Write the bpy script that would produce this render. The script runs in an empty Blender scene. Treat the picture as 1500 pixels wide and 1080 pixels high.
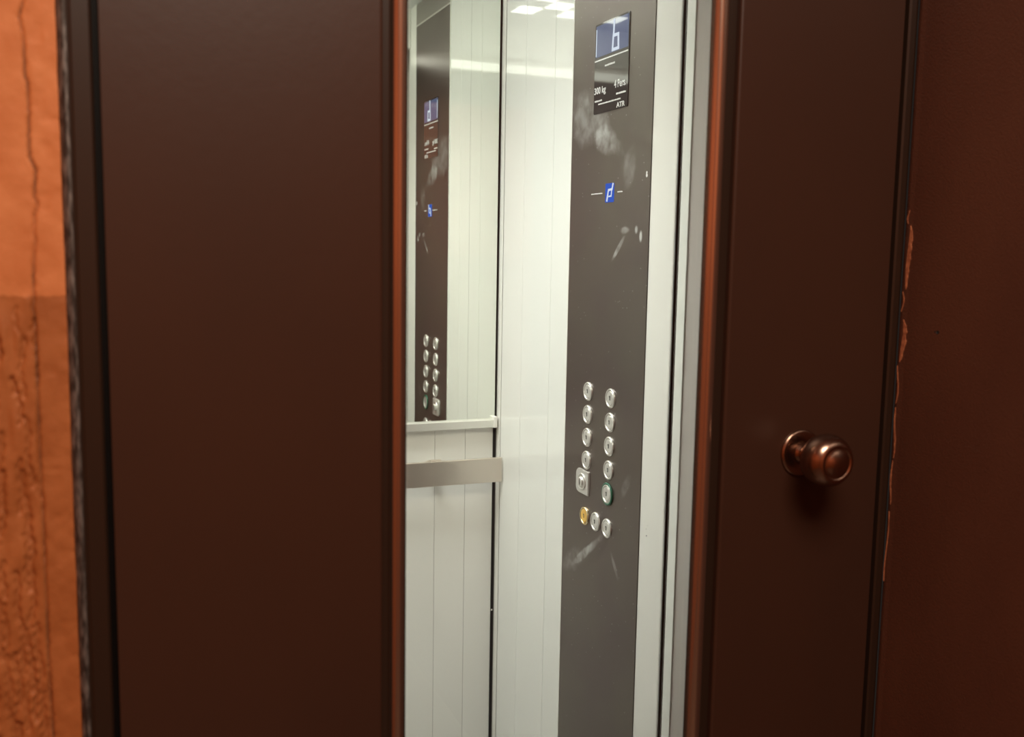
import bpy, bmesh, math, random
import numpy as np
from mathutils import Vector, Matrix, noise
random.seed(7); np.random.seed(7)
S = bpy.context.scene
C = S.collection

# ------------------------------------------------------------ camera, world, light, exposure
CAMZ = 1.5
cam = bpy.data.objects.new('camera', bpy.data.cameras.new('camera')); C.objects.link(cam)
_r = Vector((0.92817485, -0.37176342, 0.01683451)); _u = Vector((0.02888089, 0.11705890, 0.99270494)); _f = Vector((0.37102202, 0.92091757, -0.11938799))
M4 = Matrix.Identity(4)
for i in range(3):
    M4[i][0] = _r[i]; M4[i][1] = _u[i]; M4[i][2] = -_f[i]
M4[2][3] = CAMZ
cam.matrix_world = M4
cam.data.sensor_width = 36; cam.data.lens = 1456.2 / 1500 * 36
cam.data.clip_start = 0.02
cam.data.dof.use_dof = True; cam.data.dof.focus_distance = 1.85; cam.data.dof.aperture_fstop = 4.6
S.camera = cam
w = bpy.data.worlds.new('world'); S.world = w; w.use_nodes = True
w.node_tree.nodes['Background'].inputs[0].default_value = (0.9, 0.8, 0.7, 1)
w.node_tree.nodes['Background'].inputs[1].default_value = 0.02

def area_light(name, loc, target, size, power, color):
    l = bpy.data.lights.new(name, 'AREA'); l.shape = 'DISK'; l.size = size; l.energy = power; l.color = color
    o = bpy.data.objects.new(name, l); C.objects.link(o); o.location = loc
    o.rotation_euler = (Vector(target) - Vector(loc)).to_track_quat('-Z', 'Y').to_euler()
    return o
LANDING_POWER = 42
area_light('landing_ceiling_lamp', (0.22, -0.30, 2.66), (0.22, -0.25, 0), 1.0, LANDING_POWER, (1.0, 0.86, 0.70))
LED_STRENGTH = 6.5
CAR_POWER = 7.3          # area light added under the square lamps to lift the lower walls
BAR_STRENGTH = 3.0       # glowing strip added over the entrance, stands in for the lit header
_cl = area_light('car_fill_light', (0.22, 1.68, 2.155), (0.22, 1.6801, 0), 0.42, CAR_POWER, (1.0, 0.99, 0.96))
_cl.data.shape = 'SQUARE'; _cl.data.spread = math.radians(118)
S.view_settings.view_transform = 'Standard'; S.view_settings.look = 'None'
S.view_settings.exposure = 0.0; S.view_settings.gamma = 1.0; S.view_settings.use_curve_mapping = False

# ------------------------------------------------------------ materials
def mat(name, color, rough=0.5, metal=0.0, spec=0.5, coat=0.0):
    m = bpy.data.materials.new(name); m.use_nodes = True
    b = m.node_tree.nodes['Principled BSDF']
    b.inputs['Base Color'].default_value = (*color, 1); b.inputs['Roughness'].default_value = rough
    b.inputs['Metallic'].default_value = metal; b.inputs['Specular IOR Level'].default_value = spec
    if coat: b.inputs['Coat Weight'].default_value = coat; b.inputs['Coat Roughness'].default_value = 0.08
    return m
def nn(m, t, **kw):
    n = m.node_tree.nodes.new(t)
    for k, v in kw.items():
        if k in n.inputs: n.inputs[k].default_value = v
        else: setattr(n, k, v)
    return n
def lk(m, a, b): m.node_tree.links.new(a, b)
def bsdf(m): return m.node_tree.nodes['Principled BSDF']
def pos(m, scale=(1, 1, 1)):
    g = nn(m, 'ShaderNodeNewGeometry'); v = nn(m, 'ShaderNodeVectorMath', operation='MULTIPLY')
    lk(m, g.outputs['Position'], v.inputs[0]); v.inputs[1].default_value = scale
    return v.outputs[0]
def vary(m, c1, c2, scale=(1, 1, 1), nscale=5.0, detail=4, lo=0.35, hi=0.65):
    n = nn(m, 'ShaderNodeTexNoise', Scale=nscale, Detail=detail); lk(m, pos(m, scale), n.inputs['Vector'])
    r = nn(m, 'ShaderNodeValToRGB'); r.color_ramp.elements[0].position = lo; r.color_ramp.elements[1].position = hi
    r.color_ramp.elements[0].color = (*c1, 1); r.color_ramp.elements[1].color = (*c2, 1)
    lk(m, n.outputs['Fac'], r.inputs['Fac']); lk(m, r.outputs['Color'], bsdf(m).inputs['Base Color'])
    return r
def bump(m, scale=(1, 1, 1), nscale=60.0, dist=0.001, strength=0.5, detail=3):
    n = nn(m, 'ShaderNodeTexNoise', Scale=nscale, Detail=detail); lk(m, pos(m, scale), n.inputs['Vector'])
    b = nn(m, 'ShaderNodeBump', Strength=strength, Distance=dist)
    lk(m, n.outputs['Fac'], b.inputs['Height']); lk(m, b.outputs['Normal'], bsdf(m).inputs['Normal'])
def emis(name, color, strength):
    m = bpy.data.materials.new(name); m.use_nodes = True; nt = m.node_tree; nt.nodes.clear()
    o = nt.nodes.new('ShaderNodeOutputMaterial'); e = nt.nodes.new('ShaderNodeEmission')
    e.inputs[0].default_value = (*color, 1); e.inputs[1].default_value = strength
    nt.links.new(e.outputs[0], o.inputs[0]); return m

MW = mat('white_laminate', (0.85, 0.86, 0.80), 0.025, spec=0.5)
vary(MW, (0.83, 0.84, 0.80), (0.86, 0.865, 0.83), (1, 1, 0.4), 3.0)
MPOST = mat('white_enamel', (0.84, 0.83, 0.78), 0.35)
MMIR = mat('mirror_silver', (0.90, 0.93, 0.87), 0.015, metal=1.0)
MGREY = mat('grey_enamel', (0.74, 0.70, 0.65), 0.4)
MJAMB = mat('lit_edge_enamel', (0.80, 0.81, 0.76), 0.3)
MBLK = mat('black_rubber', (0.012, 0.012, 0.012), 0.5)
MSEAL = mat('dark_seal', (0.03, 0.035, 0.03), 0.4)
MCEIL = mat('car_ceiling', (0.66, 0.67, 0.65), 0.35)
MSTEEL = mat('brushed_steel', (0.74, 0.68, 0.61), 0.32, metal=0.9); bump(MSTEEL, (1, 1, 60), 25, 0.0003, 0.25)
MALU = mat('aluminium_ledge', (0.80, 0.80, 0.75), 0.3, metal=0.6)
MBRIGHT = mat('bright_steel', (0.82, 0.80, 0.77), 0.3, metal=0.75)
MCAP = mat('button_cap_steel', (0.72, 0.70, 0.67), 0.38, metal=0.55)
MDARKMARK = mat('engraved_mark', (0.10, 0.10, 0.09), 0.5, metal=0.4)
MYEL = mat('yellow_lens', (0.80, 0.48, 0.10), 0.3)
MGRN = mat('green_ring', (0.02, 0.13, 0.075), 0.3)
MGLASSBLK = mat('display_glass', (0.060, 0.053, 0.051), 0.04, spec=0.7)  # base lifted so the colour holds a pale reflection on the glass
MWHITE = mat('white_print', (0.85, 0.85, 0.85), 0.4)
MLCD = mat('lcd_backlight', (0.02, 0.02, 0.03), 0.03, spec=0.8)
bsdf(MLCD).inputs['Emission Color'].default_value = (0.115, 0.14, 0.27, 1); bsdf(MLCD).inputs['Emission Strength'].default_value = 0.75
MLCDW = emis('lcd_white_segment', (0.80, 0.86, 1.0), 0.95)
MLCDB = emis('blue_led_backlight', (0.05, 0.13, 0.62), 0.9)
MLED = emis('led_panel_light', (1.0, 0.985, 0.93), LED_STRENGTH)
MBAR = emis('header_glow', (1.0, 0.97, 0.88), BAR_STRENGTH)
MFLOORC = mat('car_vinyl_floor', (0.55, 0.54, 0.50), 0.35); bump(MFLOORC, nscale=200)

MDOOR = mat('brown_gloss_paint', (0.043, 0.0155, 0.009), 0.36, spec=0.45)
vary(MDOOR, (0.044, 0.0175, 0.0105), (0.051, 0.0195, 0.0112), (1, 1, 0.5), 4.0)
bump(MDOOR, (1, 1, 1), 90, 0.0004, 0.25)
MFRAME = mat('dark_brown_frame_paint', (0.026, 0.0125, 0.0075), 0.34)
MEDGE = mat('worn_steel_edge', (0.2, 0.19, 0.18), 0.42, metal=0.6)
vary(MEDGE, (0.06, 0.048, 0.042), (0.34, 0.31, 0.29), (300, 300, 60), 1.0, 6, 0.40, 0.75)
MBEAD = mat('copper_brown_bead', (0.62, 0.45, 0.35), 0.2, metal=0.95)
MKNOB = mat('bronze_knob_metal', (0.37, 0.23, 0.17), 0.24, metal=1.0)
MREV = mat('brown_painted_plaster', (0.062, 0.021, 0.012), 0.33, spec=0.5)
vary(MREV, (0.084, 0.028, 0.016), (0.104, 0.036, 0.020), (1, 1, 0.4), 6.0)
bump(MREV, (1, 1, 1), 420, 0.0008, 0.8, 3)
MCHIP = mat('orange_bare_plaster', (0.45, 0.14, 0.055), 0.8)
vary(MCHIP, (0.30, 0.08, 0.03), (0.52, 0.17, 0.07), (1, 1, 1), 160)
MCEILL = mat('landing_ceiling_paint', (0.55, 0.42, 0.32), 0.8)
MFLOORL = mat('landing_floor_stone', (0.12, 0.075, 0.05), 0.5)
vary(MFLOORL, (0.08, 0.05, 0.035), (0.17, 0.11, 0.08), nscale=30)
MBROWNWALL = mat('brown_dado_paint', (0.05, 0.02, 0.012), 0.5)

# orange plaster, two tones meeting at the dado line; a mesh attribute darkens the crack and grooves
MORA = mat('orange_plaster', (0.55, 0.14, 0.04), 0.62, spec=0.35)
def _ora(m):
    g = nn(m, 'ShaderNodeNewGeometry'); s = nn(m, 'ShaderNodeSeparateXYZ'); lk(m, g.outputs['Position'], s.inputs[0])
    n0 = nn(m, 'ShaderNodeTexNoise', Scale=120.0, Detail=2.0); lk(m, g.outputs['Position'], n0.inputs['Vector'])
    ma = nn(m, 'ShaderNodeMath', operation='MULTIPLY_ADD'); ma.inputs[1].default_value = 0.006
    lk(m, n0.outputs['Fac'], ma.inputs[0]); lk(m, s.outputs['Z'], ma.inputs[2])
    gt = nn(m, 'ShaderNodeMapRange'); gt.inputs['From Min'].default_value = 1.4495; gt.inputs['From Max'].default_value = 1.4520
    lk(m, ma.outputs[0], gt.inputs['Value'])
    n = nn(m, 'ShaderNodeTexNoise', Scale=22.0, Detail=6.0); lk(m, g.outputs['Position'], n.inputs['Vector'])
    a = nn(m, 'ShaderNodeValToRGB'); b = nn(m, 'ShaderNodeValToRGB')
    for r, c1, c2 in ((a, (0.60, 0.180, 0.054), (0.70, 0.235, 0.082)), (b, (0.36, 0.100, 0.024), (0.47, 0.145, 0.042))):
        r.color_ramp.elements[0].position = 0.35; r.color_ramp.elements[1].position = 0.68
        r.color_ramp.elements[0].color = (*c1, 1); r.color_ramp.elements[1].color = (*c2, 1); lk(m, n.outputs['Fac'], r.inputs['Fac'])
    mx = nn(m, 'ShaderNodeMix', data_type='RGBA'); lk(m, gt.outputs[0], mx.inputs[0])
    lk(m, b.outputs[0], mx.inputs[6]); lk(m, a.outputs[0], mx.inputs[7])
    at = nn(m, 'ShaderNodeAttribute', attribute_name='groove_tone')
    mx2 = nn(m, 'ShaderNodeMix', data_type='RGBA'); mx2.inputs[7].default_value = (0.16, 0.055, 0.022, 1)
    lk(m, at.outputs['Fac'], mx2.inputs[0]); lk(m, mx.outputs[2], mx2.inputs[6])
    lk(m, mx2.outputs[2], bsdf(m).inputs['Base Color'])
_ora(MORA); bump(MORA, (1, 1, 1), 300, 0.0006, 0.4)

# control panel face: dark bronze brushed steel with hand smears
MCOP = mat('dark_brushed_steel', (0.19, 0.165, 0.15), 0.30, metal=0.85)
def _cop(m):
    g = nn(m, 'ShaderNodeNewGeometry'); out = None
    n = nn(m, 'ShaderNodeTexNoise', Scale=48.0, Detail=4.0); lk(m, g.outputs['Position'], n.inputs['Vector'])
    nb = nn(m, 'ShaderNodeTexNoise', Scale=18.0, Detail=5.0); lk(m, g.outputs['Position'], nb.inputs['Vector'])
    for (y, z, ry, rz, ang, amp) in ((1.64, 1.735, .080, .050, -.2, .40), (1.565, 1.688, .060, .026, -.3, .65), (1.475, 1.640, .022, .035, -.3, .25),
                                     (1.433, 1.525, .006, .013, 0, 1.5), (1.448, 1.535, .006, .008, 0, .8), (1.488, 1.535, .016, .006, 0, .5),
                                     (1.510, 1.503, .026, .005, .75, .6), (1.605, 0.945, .080, .009, .62, .75), (1.49, 0.955, .028, .006, -.95, .35),
                                     (1.66, 0.915, .045, .020, .6, .35), (1.46, 1.10, .03, .01, .9, .25)):
        sub = nn(m, 'ShaderNodeVectorMath', operation='SUBTRACT'); sub.inputs[1].default_value = (0.8, y, z); lk(m, g.outputs['Position'], sub.inputs[0])
        ro = nn(m, 'ShaderNodeVectorRotate', rotation_type='X_AXIS'); ro.inputs['Angle'].default_value = ang; lk(m, sub.outputs[0], ro.inputs[0])
        sc = nn(m, 'ShaderNodeVectorMath', operation='MULTIPLY'); sc.inputs[1].default_value = (0, 1 / ry, 1 / rz); lk(m, ro.outputs[0], sc.inputs[0])
        ln = nn(m, 'ShaderNodeVectorMath', operation='LENGTH'); lk(m, sc.outputs[0], ln.inputs[0])
        ed = nn(m, 'ShaderNodeMath', operation='MULTIPLY_ADD'); ed.inputs[1].default_value = 1.6; lk(m, nb.outputs['Fac'], ed.inputs[0]); 
        sb = nn(m, 'ShaderNodeMath', operation='SUBTRACT'); lk(m, ln.outputs['Value'], sb.inputs[0]); sb.inputs[1].default_value = 0.8; lk(m, sb.outputs[0], ed.inputs[2])
        mr = nn(m, 'ShaderNodeMapRange'); mr.inputs['From Min'].default_value = 1.05; mr.inputs['From Max'].default_value = 0.55
        mr.inputs['To Max'].default_value = amp; lk(m, ed.outputs[0], mr.inputs['Value'])
        if out is None: out = mr.outputs[0]
        else:
            ad = nn(m, 'ShaderNodeMath', operation='MAXIMUM'); lk(m, out, ad.inputs[0]); lk(m, mr.outputs[0], ad.inputs[1]); out = ad.outputs[0]
    st = nn(m, 'ShaderNodeMapRange'); st.inputs['From Min'].default_value = 0.25; st.inputs['From Max'].default_value = 0.66; lk(m, n.outputs['Fac'], st.inputs['Value'])
    mu = nn(m, 'ShaderNodeMath', operation='MULTIPLY'); lk(m, out, mu.inputs[0]); lk(m, st.outputs[0], mu.inputs[1])
    # dust specks
    v = nn(m, 'ShaderNodeTexVoronoi', Scale=75.0); lk(m, g.outputs['Position'], v.inputs['Vector'])
    sp = nn(m, 'ShaderNodeMapRange'); sp.inputs['From Min'].default_value = 0.07; sp.inputs['From Max'].default_value = 0.04; lk(m, v.outputs['Distance'], sp.inputs['Value'])
    sx = nn(m, 'ShaderNodeSeparateColor'); lk(m, v.outputs['Color'], sx.inputs[0])
    gt = nn(m, 'ShaderNodeMath', operation='GREATER_THAN'); gt.inputs[1].default_value = 0.86; lk(m, sx.outputs[0], gt.inputs[0])
    m2 = nn(m, 'ShaderNodeMath', operation='MULTIPLY'); lk(m, sp.outputs[0], m2.inputs[0]); lk(m, gt.outputs[0], m2.inputs[1])
    mxx = nn(m, 'ShaderNodeMath', operation='MAXIMUM'); lk(m, mu.outputs[0], mxx.inputs[0]); lk(m, m2.outputs[0], mxx.inputs[1])
    rr = nn(m, 'ShaderNodeValToRGB'); n3 = nn(m, 'ShaderNodeTexNoise', Scale=5.0, Detail=3.0); lk(m, g.outputs['Position'], n3.inputs['Vector'])
    rr.color_ramp.elements[0].color = (0.138, 0.110, 0.104, 1); rr.color_ramp.elements[1].color = (0.152, 0.130, 0.112, 1)
    rr.color_ramp.elements[0].position = .35; rr.color_ramp.elements[1].position = .65; lk(m, n3.outputs['Fac'], rr.inputs['Fac'])
    mx = nn(m, 'ShaderNodeMix', data_type='RGBA'); lk(m, mxx.outputs[0], mx.inputs[0]); lk(m, rr.outputs[0], mx.inputs[6]); mx.inputs[7].default_value = (0.55, 0.55, 0.54, 1)
    lk(m, mx.outputs[2], bsdf(m).inputs['Base Color'])
    me = nn(m, 'ShaderNodeMapRange'); lk(m, mxx.outputs[0], me.inputs['Value']); me.inputs['To Min'].default_value = 0.62; me.inputs['To Max'].default_value = 0.1
    lk(m, me.outputs[0], bsdf(m).inputs['Metallic'])
    mr2 = nn(m, 'ShaderNodeMapRange'); lk(m, mxx.outputs[0], mr2.inputs['Value']); mr2.inputs['To Min'].default_value = 0.34; mr2.inputs['To Max'].default_value = 0.6
    lk(m, mr2.outputs[0], bsdf(m).inputs['Roughness'])
_cop(MCOP); bump(MCOP, (1, 60, 1), 22, 0.0002, 0.2)
MTOPP = mat('grey_brushed_steel', (0.40, 0.37, 0.34), 0.33, metal=0.9); bump(MTOPP, (1, 60, 1), 22, 0.0002, 0.2)

def glass_mat():
    m = bpy.data.materials.new('clear_glass'); m.use_nodes = True; nt = m.node_tree; nt.nodes.clear()
    o = nt.nodes.new('ShaderNodeOutputMaterial'); t = nt.nodes.new('ShaderNodeBsdfTransparent'); g = nt.nodes.new('ShaderNodeBsdfGlossy')
    t.inputs[0].default_value = (0.97, 0.985, 0.97, 1); g.inputs['Roughness'].default_value = 0.01
    f = nt.nodes.new('ShaderNodeFresnel'); f.inputs[0].default_value = 1.45; x = nt.nodes.new('ShaderNodeMixShader')
    nt.links.new(f.outputs[0], x.inputs[0]); nt.links.new(t.outputs[0], x.inputs[1]); nt.links.new(g.outputs[0], x.inputs[2]); nt.links.new(x.outputs[0], o.inputs[0])
    return m
MGLASS = glass_mat()

# ------------------------------------------------------------ helpers (geometry is given in world metres)
def wloc(o):
    v = Vector((0, 0, 0))
    while o: v += o.location; o = o.parent
    return v
def link(name, me, m, parent=None, loc=None):
    """me holds world coordinates, or coordinates about loc (world) when loc is given"""
    o = bpy.data.objects.new(name, me); C.objects.link(o)
    if m and not me.materials: me.materials.append(m)
    pl = wloc(parent) if parent else Vector((0, 0, 0))
    o.parent = parent
    if loc is None:
        c = sum((Vector(v.co) for v in me.vertices), Vector()) / max(1, len(me.vertices)) if len(me.vertices) < 5000 else Vector((0, 0, 0))
        me.transform(Matrix.Translation(-c)); o.location = c - pl
    else: o.location = Vector(loc) - pl
    return o
def obj(name, bm, m, parent=None, loc=None, smooth=False):
    bmesh.ops.recalc_face_normals(bm, faces=bm.faces)
    me = bpy.data.meshes.new(name); bm.to_mesh(me); bm.free()
    if smooth:
        for p in me.polygons: p.use_smooth = True
    return link(name, me, m, parent, loc)
def box(bm, x0, x1, y0, y1, z0, z1, bev=0.0, seg=2):
    t = bmesh.new(); bmesh.ops.create_cube(t, size=1)
    for v in t.verts: v.co = Vector((x0 + (v.co.x + .5) * (x1 - x0), y0 + (v.co.y + .5) * (y1 - y0), z0 + (v.co.z + .5) * (z1 - z0)))
    if bev: bmesh.ops.bevel(t, geom=t.edges[:], offset=bev, segments=seg, profile=.5, affect='EDGES')
    me = bpy.data.meshes.new('t'); t.to_mesh(me); t.free(); bm.from_mesh(me); bpy.data.meshes.remove(me); return bm
def B(*a, **k): return box(bmesh.new(), *a, **k)
def lathe(bm, prof, axis, n=32, center=(0, 0, 0)):
    """prof: list of (radius, height along axis)"""
    ax = Vector(axis).normalized(); t = ax.orthogonal().normalized(); s = ax.cross(t); c = Vector(center); rings = []
    for r, h in prof:
        if r < 1e-6: rings.append([bm.verts.new(c + ax * h)])
        else: rings.append([bm.verts.new(c + ax * h + (t * math.cos(a) + s * math.sin(a)) * r) for a in (2 * math.pi * i / n for i in range(n))])
    for A, D in zip(rings, rings[1:]):
        for i in range(n):
            j = (i + 1) % n
            if len(A) == 1 and len(D) == 1: continue
            if len(A) == 1: bm.faces.new((A[0], D[i], D[j]))
            elif len(D) == 1: bm.faces.new((A[i], A[j], D[0]))
            else: bm.faces.new((A[i], A[j], D[j], D[i]))
    return bm
def extrude_z(bm, pts, z0, z1):
    """closed polygon pts (x, y) swept from z0 to z1"""
    a = [bm.verts.new((x, y, z0)) for x, y in pts]; b = [bm.verts.new((x, y, z1)) for x, y in pts]
    n = len(pts); bm.faces.new(a); bm.faces.new(b)
    for i in range(n): bm.faces.new((a[i], a[(i + 1) % n], b[(i + 1) % n], b[i]))
    return bm
def thing(name, label, cat, loc, group=None, kind=None):
    o = bpy.data.objects.new(name, None); C.objects.link(o); o.location = loc; o.empty_display_size = .05
    if label: o['label'] = label
    if cat: o['category'] = cat
    if group: o['group'] = group
    if kind: o['kind'] = kind
    return o
def tag(o, label, cat, group=None):
    o['label'] = label; o['category'] = cat
    if group: o['group'] = group
    return o
def struct(o, label=None, cat=None):
    o['kind'] = 'structure'
    if label: o['label'] = label
    if cat: o['category'] = cat
    return o
def plabel(o, l): o['label'] = l; return o

# ------------------------------------------------------------ landing: walls
DY = 1.05                      # plane of the landing wall and door
FX0, FX1 = -0.0436, 0.985      # door frame, left and right
CEIL = 2.7; BACK = -1.7; LEFT = -1.25
BAND = 1.448
CR = [(-0.066,2.35),(-0.068,2.1),(-0.067,1.9),(-0.0684,1.7322),(-0.069,1.72),(-0.0724,1.7045),(-0.0696,1.6865),(-0.0697,1.6521),(-0.0677,1.6455),(-0.0676,1.6176),(-0.0686,1.5969),(-0.0685,1.5781),(-0.0633,1.5657),(-0.0646,1.5568),(-0.0658,1.5403),(-0.0628,1.534),(-0.0664,1.525),(-0.0673,1.5071),(-0.0662,1.4987),(-0.0688,1.4807),(-0.0695,1.4483),(-0.0705,1.4353),(-0.0693,1.4229),(-0.0693,1.3808),(-0.0697,1.345),(-0.07,1.2995),(-0.0692,1.2485),(-0.0692,1.1873),(-0.0694,1.1252),(-0.069,1.062),(-0.0681,1.0079),(-0.0686,0.9899),(-0.070,.8),(-0.068,.4)]
def plaster():
    x0, x1, z0, z1 = -0.44, -0.0375, 0.45, 2.25; nx, nz = 252, 900
    xs = np.linspace(x0, x1, nx); zs = np.linspace(z0, z1, nz); X, Z = np.meshgrid(xs, zs)
    dx = xs[1] - xs[0]; dz = zs[1] - zs[0]
    def vn(sx, sz, seed):
        rs = np.random.RandomState(seed); gx = (X - x0) / sx; gz = (Z - z0) / sz
        G = rs.rand(int(gz.max()) + 3, int(gx.max()) + 3); ix = gx.astype(int); iz = gz.astype(int); fx = gx - ix; fz = gz - iz
        fx = fx * fx * (3 - 2 * fx); fz = fz * fz * (3 - 2 * fz)
        return (G[iz, ix] * (1 - fx) + G[iz, ix + 1] * fx) * (1 - fz) + (G[iz + 1, ix] * (1 - fx) + G[iz + 1, ix + 1] * fx) * fz - .5
    cr = np.array(sorted(CR, key=lambda t: t[1])); cx = np.interp(zs, cr[:, 1], cr[:, 0])[:, None] + 0.0009 * vn(.5, .004, 9)
    right = 1 / (1 + np.exp(-(X - cx) / 0.0012))
    low = 1 / (1 + np.exp((Z - BAND) / 0.0012))
    H = 0.0012 * vn(.02, .03, 1) + 0.0005 * vn(.006, .008, 2) + 0.0025 * vn(.12, .2, 3)
    H += right * (0.0008 * vn(.009, .012, 4) - 0.0003)
    H += 0.0005 * right * np.maximum(0, vn(.012, .012, 11) - .25) * 6 * -1
    # vertical worm grooves trowelled into the lower band
    Gv = np.zeros_like(X); rs = np.random.RandomState(5)
    for k in range(1150):
        px, pz = rs.uniform(x0, x1), rs.uniform(z0, BAND - .002); L = rs.uniform(.015, .09); wd = rs.uniform(.0011, .0022); dp = rs.uniform(.5, 1.0)
        drift = rs.uniform(-.06, .06); ph = rs.uniform(0, 6.28); t = 0
        while t < L:
            qx = px + drift * t + .0015 * math.sin(ph + t * 130) + .0008 * math.sin(t * 520 + ph * 2); qz = pz - t
            i = int((qz - z0) / dz); j = int((qx - x0) / dx)
            if i < 3 or i > nz - 4: break
            a0, a1, b0, b1 = max(0, i - 3), i + 4, max(0, j - 4), min(nx, j + 5)
            if b1 > b0:
                d2 = ((X[a0:a1, b0:b1] - qx) / wd) ** 2 + ((Z[a0:a1, b0:b1] - qz) / (wd * 1.2)) ** 2
                Gv[a0:a1, b0:b1] = np.maximum(Gv[a0:a1, b0:b1], dp * np.exp(-d2))
            t += dz * .8
    keep = np.where(right > .5, 0.05, 1.0)
    H += -0.0046 * Gv * low * keep + 0.0020 * low * (1 - right) * (vn(.007, .03, 21) * 1.6)
    H += 0.0003 * low
    wcr = 0.0011 + 0.0004 * vn(.5, .03, 8); cg = np.exp(-((X - cx) / wcr) ** 2)
    H += -0.0045 * cg; H -= 0.0006 * (1 - right)
    # hairline marks on the upper corner patch
    H[:, 0] = -0.0006; H = np.where(X > x1 - .002, H * .3, H)
    co = np.stack([X, DY - H, Z], -1).reshape(-1, 3)
    me = bpy.data.meshes.new('wall_front_plaster'); n = nx * nz; me.vertices.add(n); me.vertices.foreach_set('co', co.astype(np.float32).ravel())
    a = (np.arange(nz - 1)[:, None] * nx + np.arange(nx - 1)[None, :]).ravel(); q = np.stack([a, a + 1, a + nx + 1, a + nx], -1)
    m = len(q); me.loops.add(m * 4); me.polygons.add(m); me.loops.foreach_set('vertex_index', q.ravel().astype(np.int32))
    me.polygons.foreach_set('loop_start', (np.arange(m) * 4).astype(np.int32)); me.polygons.foreach_set('loop_total', np.full(m, 4, np.int32))
    me.update(calc_edges=True); me.validate()
    me.polygons.foreach_set('use_smooth', np.ones(m, bool))
    at = me.attributes.new('groove_tone', 'FLOAT', 'POINT'); d = (1.0 * cg * (0.7 + vn(.5, .02, 30)) + 0.25 * Gv * low * keep).clip(0, 1); at.data.foreach_set('value', d.astype(np.float32).ravel())  # darker tone in the crack, fainter in the worm grooves
    return me
wf = struct(obj('wall_front', box(box(box(box(bmesh.new(), LEFT - .12, -0.44, DY, DY + .22, 0, CEIL), -0.44, FX0 + .006, DY + .008, DY + .22, 0, CEIL),
            -0.44, FX0 + .006, DY, DY + .008, 0, .45), -0.44, FX0 + .006, DY, DY + .008, 2.25, CEIL), MORA), 'orange two tone plaster wall left of the brown lift door frame')
link('plaster_coat', plaster(), MORA, wf)
wh = struct(obj('wall_front_header', B(FX0, FX1 + .14, DY, DY + .22, 2.14, CEIL), MORA), 'orange plaster wall above the lift door')
wl = struct(obj('wall_left', B(LEFT - .12, LEFT, BACK, DY, 0, CEIL), MORA), 'orange landing wall on the left side')
wb = struct(obj('wall_back', B(LEFT, FX1 + .14, BACK - .12, BACK, 0, CEIL), MORA), 'orange plaster landing wall facing the lift')
# right reveal: painted plaster with a ragged inner edge next to the frame
def reveal():
    bm = bmesh.new(); n = 240; zs = [2.7 * i / n for i in range(n + 1)]; x = 0.9850
    def off(z, a): return 0.0016 * noise.noise((z * 30, a, 0)) + 0.0010 * noise.noise((z * 110, a, 3))
    cols = []
    for z in zs:
        yb = 1.0470 + off(z, 1.0)
        cols.append([bm.verts.new((x + .0015, 1.0500, z)), bm.verts.new((x, yb, z)), bm.verts.new((x - .0007, yb - .004, z)),
                     bm.verts.new((x, yb - .012, z)), bm.verts.new((x + .0004 * noise.noise((z * 3, 0, 5)), .90, z)), bm.verts.new((x, .6, z)), bm.verts.new((x, BACK, z)),
                     bm.verts.new((x + .12, BACK, z)), bm.verts.new((x + .12, 1.05, z))])
    for A, D in zip(cols, cols[1:]):
        for i in range(len(A)):
            j = (i + 1) % len(A); bm.faces.new((A[i], A[j], D[j], D[i]))
    bm.faces.new(cols[0]); bm.faces.new(cols[-1])
    return bm
wr = struct(obj('wall_right', reveal(), MREV), 'dark brown painted plaster wall right of the lift door')
def chip(z0, z1, yc, wmax, seed, top=.0012):
    """a flake of bare plaster: ragged thin slab on the reveal"""
    rs = random.Random(seed); wmax *= .78; n = max(5, int((z1 - z0) / .004)); L, Rr = [], []
    for i in range(n + 1):
        t = i / n; z = z0 + (z1 - z0) * t; wv = wmax * (math.sin(math.pi * min(1, max(0, t))) ** .6) * rs.uniform(.55, 1.0) + .0006
        c = yc + .0018 * math.sin(t * 5 + seed); L.append((c + .002, z)); Rr.append((c + .002 - wv, z))
    bm = bmesh.new(); xa, xb = 0.98385, 0.9853
    P = [[bm.verts.new((x, y, z)) for (y, z) in L + Rr[::-1]] for x in (xa, xb)]
    k = len(L)
    for P_ in P:
        for i in range(k - 1): bm.faces.new((P_[i], P_[i + 1], P_[2 * k - 2 - i], P_[2 * k - 1 - i]))
    m_ = len(P[0])
    for i in range(m_): bm.faces.new((P[0][i], P[0][(i + 1) % m_], P[1][(i + 1) % m_], P[1][i]))
    return bm
for i, (a, b, yc, wm) in enumerate(((1.455, 1.540, 1.0385, .0085), (1.357, 1.415, 1.0395, .0100), (1.425, 1.452, 1.0425, .0018), (1.300, 1.352, 1.0430, .0022),
                                    (1.225, 1.295, 1.0425, .0032), (1.16, 1.222, 1.0430, .0028), (1.542, 1.56, 1.0420, .0020), (1.05, 1.15, 1.0440, .0014))):
    plabel(obj('paint_chip', chip(a, b, yc, wm, i), MCHIP, wr), 'chip of bare orange plaster')
bmh = bmesh.new(); lathe(bmh, [(0, .0001), (.0018, .0001), (.0022, 0.0006), (0.0022, -.001)], (-1, 0, 0), 10, (0.985, .9802, 1.4028)); lathe(bmh, [(0, .0001), (.0012, .0001), (.0016, -.001)], (-1, 0, 0), 8, (0.985, .9852, 1.4030))
obj('nail_hole', bmh, MBLK, wr)
struct(obj('floor', B(LEFT, FX1 + .14, BACK, DY + .02, -.1, 0), MFLOORL), 'stone landing floor')
struct(obj('ceiling', B(LEFT, FX1 + .14, BACK, DY, CEIL, CEIL + .1), MCEILL), 'landing ceiling')

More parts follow.
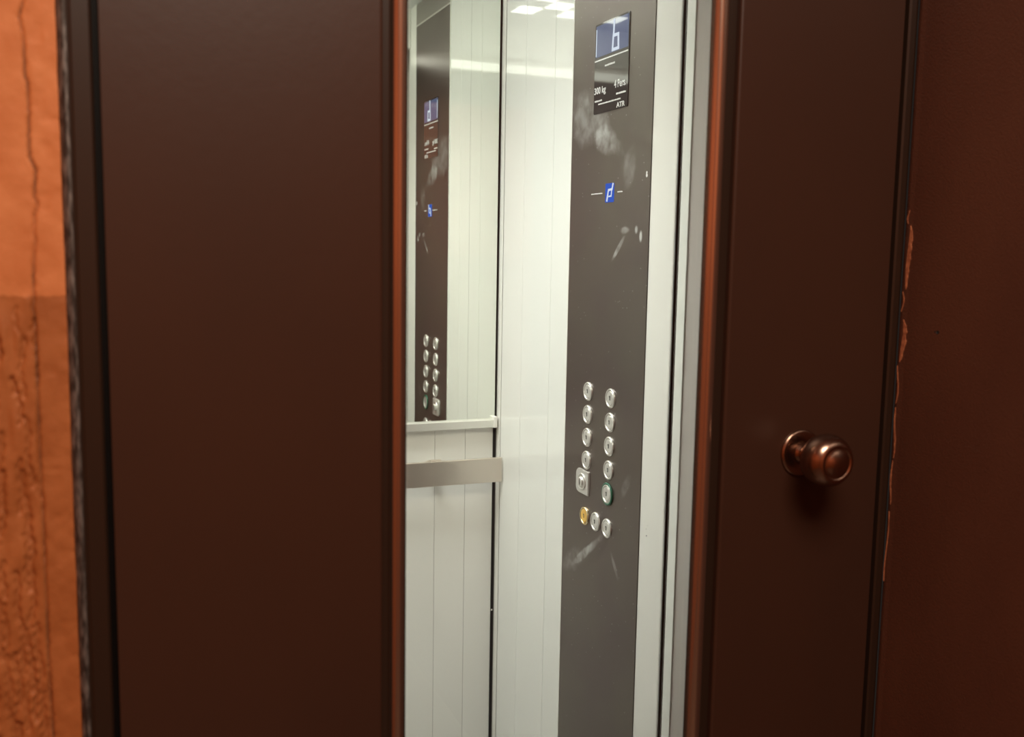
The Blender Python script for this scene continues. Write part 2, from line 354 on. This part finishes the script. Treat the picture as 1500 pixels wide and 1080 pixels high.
# ------------------------------------------------------------ door frame (trim) and lift landing door
tr = struct(obj('trim_1', extrude_z(bmesh.new(), [(-0.0436, 1.053), (-0.0395, 1.0475), (-0.0325, 1.0445), (-0.0300, 1.0455), (-.0285, 1.0445), (-0.0135, 1.0445), (-0.0112, 1.0470), (-0.0112, 1.095), (-0.0436, 1.095)], 0, 2.14), MFRAME),
            'dark brown steel frame around the lift door')
eb = bmesh.new(); zz = [i * 2.13 / 300 for i in range(301)]; rows = []
for z in zz:
    d = .0001 * noise.noise((z * 40, 0, 0)) + .00012 * noise.noise((z * 160, 4, 0))
    rows.append([eb.verts.new(p) for p in ((-0.0422 + d, 1.0515, z), (-0.0405 + d, 1.0470, z), (-0.0375 + d, 1.0448, z), (-0.0345 + .7 * d, 1.0437, z), (-0.0325 + .6 * d, 1.0448, z))])
for A, D in zip(rows, rows[1:]):
    for i in range(4): eb.faces.new((A[i], A[i + 1], D[i + 1], D[i]))
plabel(obj('frame_edge', eb, MEDGE, tr, smooth=True), 'scratched bare steel edge')
obj('frame_side', extrude_z(bmesh.new(), [(0.9700, 1.0500), (0.9720, 1.0475), (0.9800, 1.0475), (0.9828, 1.0485), (0.9850, 1.0500), (0.9850, 1.095), (0.9700, 1.095)], 0, 2.14), MFRAME, tr)
obj('light_stop', box(B(-0.0436, .0120, 1.0895, 1.1150, 0, 2.14), .952, .985, 1.0895, 1.1150, 0, 2.14), mat('painted_gap_shade', (.012, .007, .005), .6), tr)  # stop added to block car light; near-black colour paints the gap's shade
obj('frame_head', B(-0.0112, .97, 1.0465, 1.095, 2.06, 2.14, bev=.002), MFRAME, tr)

door = thing('door_1', 'dark brown steel lift door with a tall central window', None, (0.482, DY, 0), kind='structure')
Z0W, Z1W = 0.42, 1.98
OX0, OX1 = 0.2715, 0.7135
def leaf():
    bm = bmesh.new(); x0, x1, z0, z1 = -0.0050, 0.9637, 0.012, 2.055; y0, y1 = DY, DY + .038
    o = [(x0, z0), (x1, z0), (x1, z1), (x0, z1)]; i_ = [(OX0, Z0W), (OX1, Z0W), (OX1, Z1W), (OX0, Z1W)]
    Vs = {}
    for s, y in (('f', y0), ('b', y1)):
        Vs['o' + s] = [bm.verts.new((x, y, z)) for x, z in o]; Vs['i' + s] = [bm.verts.new((x, y, z)) for x, z in i_]
    for k in range(4):
        j = (k + 1) % 4
        for s in 'fb': bm.faces.new((Vs['o' + s][k], Vs['o' + s][j], Vs['i' + s][j], Vs['i' + s][k]))
        bm.faces.new((Vs['of'][k], Vs['of'][j], Vs['ob'][j], Vs['ob'][k])); bm.faces.new((Vs['if'][k], Vs['if'][j], Vs['ib'][j], Vs['ib'][k]))
    ed = [e for e in bm.edges if all(abs(v.co.y - y0) < 1e-6 for v in e.verts) and len([f for f in e.link_faces if abs(f.normal.y) < .5]) >= 0 and
          ((e.verts[0] in Vs['of'] and e.verts[1] in Vs['of']) or (e.verts[0] in Vs['if'] and e.verts[1] in Vs['if']))]
    bmesh.ops.recalc_face_normals(bm, faces=bm.faces)
    inn = [e for e in ed if e.verts[0] in Vs['if']]; out = [e for e in ed if e not in inn]
    bmesh.ops.bevel(bm, geom=out, offset=.0008, segments=2, profile=.5, affect='EDGES')
    inn = [e for e in inn if e.is_valid]
    bmesh.ops.bevel(bm, geom=inn, offset=.004, segments=4, profile=.5, affect='EDGES')
    return bm
obj('door_leaf', leaf(), MDOOR, door)
# recessed steel lining of the opening, behind the beads
fr = bmesh.new()
for a in ((OX0, .2995), (.6890, OX1)): box(fr, a[0], a[1], 1.0600, 1.0780, Z0W, Z1W)
box(fr, .2995, .6890, 1.06, 1.078, Z0W, Z0W + .025); box(fr, .2995, .6890, 1.06, 1.078, Z1W - .025, Z1W)
wfm = obj('window_frame', fr, MFRAME, door)
def bead_v(xa, xb):
    n = 12; yb = 1.0600; h = .0135; pts = []
    for i in range(n + 1):
        a = math.pi * i / n; pts.append(((xa + xb) / 2 - math.cos(a) * (xb - xa) / 2, yb - math.sin(a) * h))
    pts += [(xb, 1.0780), (xa, 1.0780)]
    bm = bmesh.new(); A = [bm.verts.new((x, y, Z0W)) for x, y in pts[:-2]]; D = [bm.verts.new((x, y, Z1W)) for x, y in pts[:-2]]
    for i in range(n): bm.faces.new((A[i], A[i + 1], D[i + 1], D[i]))
    return bm
for a in ((.2800, .3005), (.6770, .7000)): 
    obj('window_bead', bead_v(*a), MBEAD, door, smooth=True)
for za in (Z0W, Z1W - .022):
    o = obj('window_bead', B(.2999, .6773, 1.048, 1.078, za, za + .022, bev=.006, seg=3), MBEAD, door)
plabel(obj('window_pane', B(.2960, .6915, 1.0605, 1.0650, Z0W + .01, Z1W - .01), MGLASS, door), 'clear glass pane')
kx, kz = 0.8334, 1.2407
kb = lathe(bmesh.new(), [(.0105, .026), (.0170, .0275), (.0250, .0320), (.0312, .0395), (.0340, .0490), (.0338, .0570), (.0312, .0650), (.0270, .0705), (.0225, .0735), (.0208, .0735), (.0200, .0722), (.0185, .0720), (.0150, .0748), (.008, .0778), (0, .0788)], (0, -1, 0), 48, (kx, DY, kz))
kn = obj('door_knob', kb, MKNOB, door, smooth=True); plabel(kn, 'round bronze knob')
obj('rose', lathe(bmesh.new(), [(.0310, 0), (.0310, .002), (.0300, .0036), (.0280, .0044), (.0165, .0050), (.0150, .0046), (.0140, .0030), (.0125, .0030), (.010, .0030)], (0, -1, 0), 48, (kx, DY, kz)), MKNOB, kn, smooth=True)
obj('neck', lathe(bmesh.new(), [(.0130, .0030), (.0130, .0070), (.0110, .0085), (.0098, .0120), (.0098, .0220), (.0108, .027)], (0, -1, 0), 32, (kx, DY, kz)), MKNOB, kn, smooth=True)

# ------------------------------------------------------------ between landing door and car: jamb, seal
jm = struct(obj('trim_2', extrude_z(bmesh.new(), [(0.8000, 1.3144), (0.8000, 1.2925), (0.8010, 1.2910), (0.8400, 1.2186), (.98, 1.2186), (.98, 1.3144)], 0, 2.14), MGREY), 'grey steel jamb post between landing door and lift car')
plabel(obj('jamb_edge', B(0.7985, 0.8003, 1.2912, 1.3142, 0, 2.14, bev=.0006), MJAMB, jm), 'jamb edge, painted paler as its lit side')  # paler enamel paints in the lit side of the jamb
gp = bmesh.new(); box(gp, 0.8060, 0.8300, 1.3144, 1.3300, 0, 2.14)
gs = obj('door_seal', gp, MBLK, jm)
obj('seal_highlight', B(0.8020, 0.8062, 1.3215, 1.3235, 0, 2.14, bev=.0004), mat('seal_highlight_grey', (.10, .085, .08), .35), jm)  # lighter strip paints the grey highlight down the middle of the gap
struct(obj('trim_3', B(-.09, -.05, 1.10, 1.33, 0, 2.14), MGREY), 'grey steel shaft lining left of the lift car')
struct(obj('trim_4', B(-.05, .80, 1.12, 1.32, 2.06, 2.14), MGREY), 'grey steel lintel over the lift doorway')
struct(obj('trim_5', B(.86, .98, 1.09, 1.2186, 0, 2.14), MGREY), 'grey steel shaft lining right of the lift door')

# ------------------------------------------------------------ lift car shell
CX0, CX1, CY0, CY1, CH = -0.05, 0.80, 1.33, 2.0783, 2.163
struct(obj('floor_lift_car', B(CX0 - .02, CX1 + .02, 1.10, CY1 + .02, -.06, 0.0), MFLOORC), 'pale vinyl floor of the lift car')
struct(obj('ceiling_lift_car', B(CX0 - .02, CX1 + .02, CY0, CY1 + .02, CH, CH + .03), MCEIL), 'pale grey ceiling of the lift car')
# right wall
MBACK = mat('panel_joint_grey', (.38, .38, .36), .5)
wcr = struct(obj('wall_lift_right', B(.8012, .83, CY0, CY1 + .02, 0, CH), MBACK), 'white laminate side wall of the lift car')
def panel_x(x, y0, y1, z0, z1, m, par, nm='wall_panel', t=.0012, gap=.0005, bev=.0004):
    return obj(nm, B(x, x + t, y0 + gap, y1 - gap, z0, z1, bev=bev, seg=1), m, par)
for a, b in ((2.048, 2.0700), (1.9350, 2.048), (1.7900, 1.9350), (1.7041, 1.7900)):
    o = panel_x(.8, a, b, 0, CH, MW, wcr, 'corner_strip' if a == 2.048 else 'wall_panel')
    if a == 2.048: o.location.x -= .0012; o.data.materials.clear(); o.data.materials.append(MPOST)
obj('wall_panel', B(.8, .8012, 1.4071, 1.7041, 0, .42), MW, wcr)
obj('front_post', extrude_z(bmesh.new(), [(.8000, 1.4068), (.8000, 1.4030), (.7992, 1.4015), (.7992, 1.3335), (.8000, 1.3310), (.8020, 1.3300), (.8300, 1.33), (.8300, 1.4068)], 0, CH), MPOST, wcr)
for (y, z, r_) in ((1.3830, 1.0380, .0011), (1.3845, 1.049, .0006), (1.380, 1.056, .0005)):
    obj('scuff_mark', lathe(bmesh.new(), [(0, .0003), (r_, .0003), (r_, -.0002)], (-1, 0, 0), 8, (.7992, y, z)), MBLK, wcr)
# left wall
wcl = struct(obj('wall_lift_left', B(CX0 - .02, CX0 - .0012, CY0, CY1 + .02, 0, CH), MSEAL), 'white laminate wall of the lift car opposite the buttons')
for k in range(5):
    a = CY0 + k * .1497; obj('wall_panel', B(CX0 - .0012, CX0, a + .0005, a + .1492, 0, CH), MW, wcl)
# back wall: narrow white strips
wcb = struct(obj('wall_lift_back', B(CX0 - .02, .8012, CY1 + .0012, CY1 + .02, 0, CH), MBACK), 'white laminate back wall of the lift car')
obj('corner_gap', B(.7935, .8, CY1 - .0002, CY1 + .0012, 0, CH), MBLK, wcb)
X = .7935
k = 0
while X > CX0 + .02:
    x0 = max(CX0, X - (.0665 if k == 0 else .0715)); obj('wall_panel', B(x0 + .0004, X - .0004, CY1, CY1 + .0012, 0, CH, bev=.0003, seg=1), MW, wcb); X = x0; k += 1
obj('corner_screw', lathe(bmesh.new(), [(0, .0014), (.0015, .0012), (.0024, 0)], (0, -1, 0), 10, (.7965, CY1, .667)), MPOST, wcb)
# front wall of the car: header above the opening, left return
wcf = struct(obj('wall_lift_front', box(B(CX0, .7985, CY0, CY0 + .02, 2.055, CH), CX0, .05, CY0, CY0 + .02, 0, 2.055), MPOST), 'white front return and header of the lift car')

# ------------------------------------------------------------ things in the car
# mirror
mt = thing('mirror', 'wall mirror on the lift back wall reflecting the button panel', 'mirror', (.42, CY1, 1.10))
MY = 2.0678; MZ0 = 1.1105
for a, b in ((.7273, .7925), (.3700, .7270), (.0200, .3697)):
    obj('mirror_glass', B(a, b, MY, MY + .004, MZ0, 2.15), MMIR, mt)
obj('backing', B(.0200, .7925, MY + .004, CY1, MZ0, 2.15), MALU, mt)
lg = obj('ledge', B(.0120, .7925, MY - .012, CY1, 1.1010, 1.1190, bev=.0012, seg=2), MALU, mt); plabel(lg, 'pale aluminium ledge under the glass')
obj('ledge_clip', B(.7860, .7945, MY - .0135, CY1, 1.1005, 1.1255, bev=.0008, seg=1), MPOST, mt)
# handrail
hr = thing('handrail', 'flat brushed steel handrail on the lift back wall below the mirror', 'handrail', (.40, CY1, .96))
rb = obj('rail_bar', B(-.03, .7965, 2.0260, 2.0340, .9830, 1.0380, bev=.001, seg=2), MSTEEL, hr)
for bx in (.06, .645):
    bb = bmesh.new(); lathe(bb, [(.008, 0), (.008, .0443)], (0, -1, 0), 16, (bx, CY1, 1.0105)); lathe(bb, [(.0, 0.003), (.020, .003), (.021, 0)], (0, -1, 0), 20, (bx, CY1, 1.0105))
    box(bb, bx - .012, bx + .012, 2.034, 2.040, 1.000, 1.0405, bev=.001)
    obj('bracket', bb, MSTEEL, hr)
# ceiling lamps: a chequer of small square light panels
cl = thing('ceiling_light', 'chequered cluster of small square lamps reflected in the lift wall, rear rows added', 'light', (.30, 1.57, CH))
for ri, (y0, cols) in enumerate(((1.452, (.476, .3405, .205, .0695)), (1.530, (.4085, .273, .1375)), (1.606, (.476, .3405, .205, .0695)), (1.682, (.4085, .273, .1375)), (1.758, (.476, .3405, .205, .0695)), (1.834, (.4085, .273, .1375)), (1.910, (.476, .3405, .205, .0695)))):  # rear rows added out of view to spread the car light
    for x in cols:
        p = obj('light_panel', B(x, x + .062, y0, y0 + .073, CH - .004, CH - .0012), MLED, cl)
lf = bmesh.new(); box(lf, .03, .56, 1.435, 2.00, CH - .0011, CH + .001); obj('fixture_plate', lf, MCEIL, cl)
lb = thing('header_glow_bar', 'added glowing strip standing in for the lit header, reflected high on the white lift wall', 'light', (.37, 1.35, 2.013))
obj('glow_strip', B(-.02, .78, 1.343, 1.3495, 2.0135, 2.0355), MBAR, lb)  # glow added for the bright header reflection on the wall
obj('glow_strip_back', B(-.03, .79, 1.325, 1.343, 2.010, 2.054), MGREY, lb)

# ------------------------------------------------------------ button panel
XF = .7985
cp = thing('control_panel', 'tall dark brushed steel button panel on the right wall of the lift', 'control panel', (.8, 1.5556, .42))
fp = obj('faceplate', B(XF, .8, 1.4071, 1.7041, .42, 2.1020, bev=.0006, seg=1), MCOP, cp)
obj('top_plate', B(XF, .8, 1.4071, 1.7041, 2.1050, 2.160, bev=.0006, seg=1), MTOPP, cp)
obj('joint_strip', B(XF - .0008, .8, 1.4071, 1.7041, 2.1015, 2.1052), MBRIGHT, cp)
obj('edge_strip', B(XF - .0006, .8012, 1.7041, 1.7064, .42, 2.16, bev=.0005, seg=1), MPOST, cp)
def stroke(pts, wd, x=.7968, t=.0004):
    """flat strokes on the panel; pts are (Y, Z)"""
    bm = bmesh.new()
    for (a, b), (c, d) in zip(pts, pts[1:]):
        v = Vector((c - a, d - b)); L = v.length; v /= L; n = Vector((-v.y, v.x)) * wd / 2; e = v * wd * .45
        q = [(a - e.x + n.x, b - e.y + n.y), (c + e.x + n.x, d + e.y + n.y), (c + e.x - n.x, d + e.y - n.y), (a - e.x - n.x, b - e.y - n.y)]
        A = [bm.verts.new((x, y, z)) for y, z in q]; D = [bm.verts.new((x - t, y, z)) for y, z in q]
        bm.faces.new(A); bm.faces.new(D)
        for i in range(4): bm.faces.new((A[i], A[(i + 1) % 4], D[(i + 1) % 4], D[i]))
    return bm
def rrect(y0, y1, z0, z1, r, xa, xb, corners=(1, 1, 1, 1), n=5):
    pts = []
    for (cy, cz, a0), c in zip(((y1 - r, z1 - r, 0), (y0 + r, z1 - r, 90), (y0 + r, z0 + r, 180), (y1 - r, z0 + r, 270)), corners):
        rr = r if c else r * .25; cy2 = cy + (r - rr) * (1 if a0 in (0, 270) else -1); cz2 = cz + (r - rr) * (1 if a0 in (0, 90) else -1)
        for i in range(n + 1):
            a = math.radians(a0 + 90 * i / n); pts.append((cy2 + rr * math.cos(a), cz2 + rr * math.sin(a)))
    bm = bmesh.new(); A = [bm.verts.new((xa, y, z)) for y, z in pts]; D = [bm.verts.new((xb, y, z)) for y, z in pts]
    bm.faces.new(A); bm.faces.new(D)
    for i in range(len(pts)): bm.faces.new((A[i], A[(i + 1) % len(pts)], D[(i + 1) % len(pts)], D[i]))
    return bm
ds = obj('floor_display', rrect(1.4895, 1.6145, 1.7370, 1.8895, .003, XF, .7972), MGLASSBLK, cp); plabel(ds, 'black glass floor display reading 6')
obj('screen', rrect(1.4925, 1.6105, 1.8335, 1.8865, .0012, .7973, .79685), MLCD, ds)
obj('screen_edge_line', stroke([(1.6085, 1.8365), (1.6085, 1.8800)], .0022), MLCDW, ds)
obj('digit_six', stroke([(1.5433, 1.8850), (1.5446, 1.8604), (1.5275, 1.8600), (1.5262, 1.8374), (1.5474, 1.8374), (1.5452, 1.8604)], .0052), MLCDW, ds)
obj('divider_line', stroke([(1.6125, 1.8275), (1.4935, 1.8275)], .0022, .7972), MWHITE, ds)
def text_mesh(s, y_left, y_right, zc, h, x=.7970):
    cu = bpy.data.curves.new('t', 'FONT'); cu.body = s; cu.size = 1; cu.extrude = .01; cu.offset = 0.012
    o = bpy.data.objects.new('t', cu); C.objects.link(o)
    me = bpy.data.meshes.new_from_object(o.evaluated_get(bpy.context.evaluated_depsgraph_get())); bpy.data.objects.remove(o)
    xs = [v.co.x for v in me.vertices]; ys = [v.co.y for v in me.vertices]; x0, x1, y0, y1 = min(xs), max(xs), min(ys), max(ys)
    for v in me.vertices:
        u = (v.co.x - x0) / (x1 - x0); q = (v.co.y - y0) / (y1 - y0)
        v.co = (x - (v.co.z + .01) * .02, y_left + (y_right - y_left) * u, zc - h / 2 + h * q)
    me.materials.clear(); return me
link('rating_text', text_mesh('300 kg', 1.6120, 1.5690, 1.7748, .0150), MWHITE, ds)
link('persons_text', text_mesh('4 Pers.', 1.5375, 1.4965, 1.7790, .0130), MWHITE, ds)
link('maker_text', text_mesh('ATR', 1.5275, 1.4985, 1.7435, .0085), MWHITE, ds)
def fine(y_left, y_right, z, h, seed):
    bm = bmesh.new(); rs = random.Random(seed); y = y_left
    while y > y_right:
        wv = rs.uniform(.0014, .0034); box(bm, .7968, .7972, y - wv, y, z - h / 2, z + h / 2 * rs.uniform(.6, 1.0)); y -= wv + rs.uniform(.0005, .0011)
    return bm
for i, (a, b, z, h) in enumerate(((1.5745, 1.5380, 1.8155, .0030), (1.6100, 1.5830, 1.7590, .0030), (1.5300, 1.4960, 1.7625, .0030), (1.5960, 1.5140, 1.7530, .0024))):
    obj('fine_print', fine(a, b, z, h, i), MWHITE, ds)
# small blue position indicator
d2 = obj('blue_indicator', rrect(1.5300, 1.5620, 1.5825, 1.6150, .002, XF, .7980), MLCDB, cp); plabel(d2, 'small blue lit indicator')
obj('indicator_mark', stroke([(1.5339, 1.6132), (1.5370, 1.6045), (1.5495, 1.6035), (1.5510, 1.6005)], .0038, .7980), MLCDW, d2)
obj('indicator_mark', stroke([(1.5380, 1.6040), (1.5395, 1.5930), (1.5480, 1.5925)], .0024, .7980), MLCDW, d2)
obj('indicator_mark', stroke([(1.5520, 1.5965), (1.5550, 1.5860)], .0042, .7980), MLCDW, d2)
obj('fine_print', fine(1.6140, 1.5720, 1.5990, .0020, 11), MWHITE, cp); obj('fine_print', fine(1.5150, 1.4990, 1.5990, .0022, 12), MWHITE, cp)
obj('paint_fleck', lathe(bmesh.new(), [(0, .0006), (.0022, .0004), (.003, 0)], (-1, 0, 0), 8, (XF, 1.4195, 1.6205)), MWHITE, cp)
obj('paint_fleck', lathe(bmesh.new(), [(0, .0006), (.0018, .0004), (.0025, 0)], (-1, 0, 0), 8, (XF, 1.4195, 1.6250)), MWHITE, cp)

# buttons: one prototype, copied with its sub-parts
BR = .0172
ring_me = None
def mk(profile, n, nm, m):
    bm = lathe(bmesh.new(), profile, (-1, 0, 0), n); bmesh.ops.recalc_face_normals(bm, faces=bm.faces)
    me = bpy.data.meshes.new(nm); bm.to_mesh(me); bm.free()
    for p in me.polygons: p.use_smooth = True
    me.materials.append(m); return me
ringm = mk([(BR, 0), (BR, .0018), (BR - .0008, .0030), (BR - .0022, .0034), (BR - .0034, .0030), (BR - .0040, .0016), (BR - .0042, .0008)], 32, 'ring', MBRIGHT)
def ring_variant(m, nm):
    me = ringm.copy(); me.name = nm; me.materials.clear(); me.materials.append(m); return me
capm = mk([(BR - .0045, 0.0004), (BR - .0045, .0022), (BR - .0055, .0028), (BR - .008, .0026), (0, .0024)], 28, 'cap', MCAP)
def cap_variant(m):
    me = capm.copy(); me.materials.clear(); me.materials.append(m); return me
def local_bm(f, m, nm):
    bm = bmesh.new(); f(bm); bmesh.ops.recalc_face_normals(bm, faces=bm.faces); me = bpy.data.meshes.new(nm); bm.to_mesh(me); bm.free(); me.materials.append(m); return me
def markf(bm):
    box(bm, -.0030, -.0023, -.0011, .0011, -.0035, .0040); box(bm, -.0030, -.0023, .0010, .0026, .0015, .0036)
markm = local_bm(markf, MDARKMARK, 'tactile_mark')
b0 = link('push_button', ringm, None, cp, (XF, 1.6072, 1.2454))
c0 = link('cap', capm, None, b0, (XF, 1.6072, 1.2454)); m0 = link('tactile_mark', markm, None, b0, (XF, 1.6072, 1.2454))
def dup_button(y, z, ring=None, cap=None, lab=None):
    b = b0.copy(); C.objects.link(b); b.location = Vector((XF, y, z)) - wloc(cp)
    for ch in (c0, m0):
        c = ch.copy(); C.objects.link(c); c.parent = b
        if ch is c0 and cap: c.data = cap
    if ring: b.data = ring
    if lab: b['label'] = lab
    return b
dzb = (.3819 - .2546) / 3
for i in range(1, 4): dup_button(1.6072, 1.2454 - dzb * i)
for i in range(4): dup_button(1.5194, 1.2454 - dzb * i)
dup_button(1.5225, 1.0748, ring_variant(MBRIGHT, 'ring'), None, 'button with a green collar')
g = obj('green_collar', lathe(bmesh.new(), [(BR + .0005, 0), (BR + .0030, .0003), (BR + .0034, .0022), (BR + .0012, .0034), (BR - .0004, .0030), (BR - .0004, 0)], (-1, 0, 0), 32, (XF, 1.5212, 1.0748)), MGRN, cp, smooth=True)
MYRING = mat('warm_steel_ring', (.80, .66, .42), .25, metal=1.0)
dup_button(1.6089, 1.0130, ring_variant(MYRING, 'ring'), cap_variant(MYEL), 'yellow alarm button')
dup_button(1.5644, 1.0137); dup_button(1.5194, 1.0136)
# key switch: square steel escutcheon with a lock barrel
ks = obj('key_switch', rrect(1.5930, 1.6450, 1.0530, 1.0985, .012, XF, XF - .0035, (1, 0, 0, 1)), MCAP, cp); plabel(ks, 'square steel key switch')
bmesh_t = bmesh.new(); bmesh_t.from_mesh(ks.data); bmesh.ops.bevel(bmesh_t, geom=[e for e in bmesh_t.edges if all(v.co.x < 0 for v in e.verts)], offset=.0012, segments=2, affect='EDGES'); bmesh_t.to_mesh(ks.data); bmesh_t.free()
obj('lock_barrel', lathe(bmesh.new(), [(.0160, .003), (.0160, .0050), (.0140, .0058), (.0130, .0045), (.0095, .0045), (.0090, .0080), (.0080, .0086), (0, .0086)], (-1, 0, 0), 28, (XF, 1.6185, 1.0755)), MBRIGHT, ks, smooth=True)
obj('key_slot', B(XF - .0091, XF - .0084, 1.6177, 1.6193, 1.0700, 1.0810), MBLK, ks)
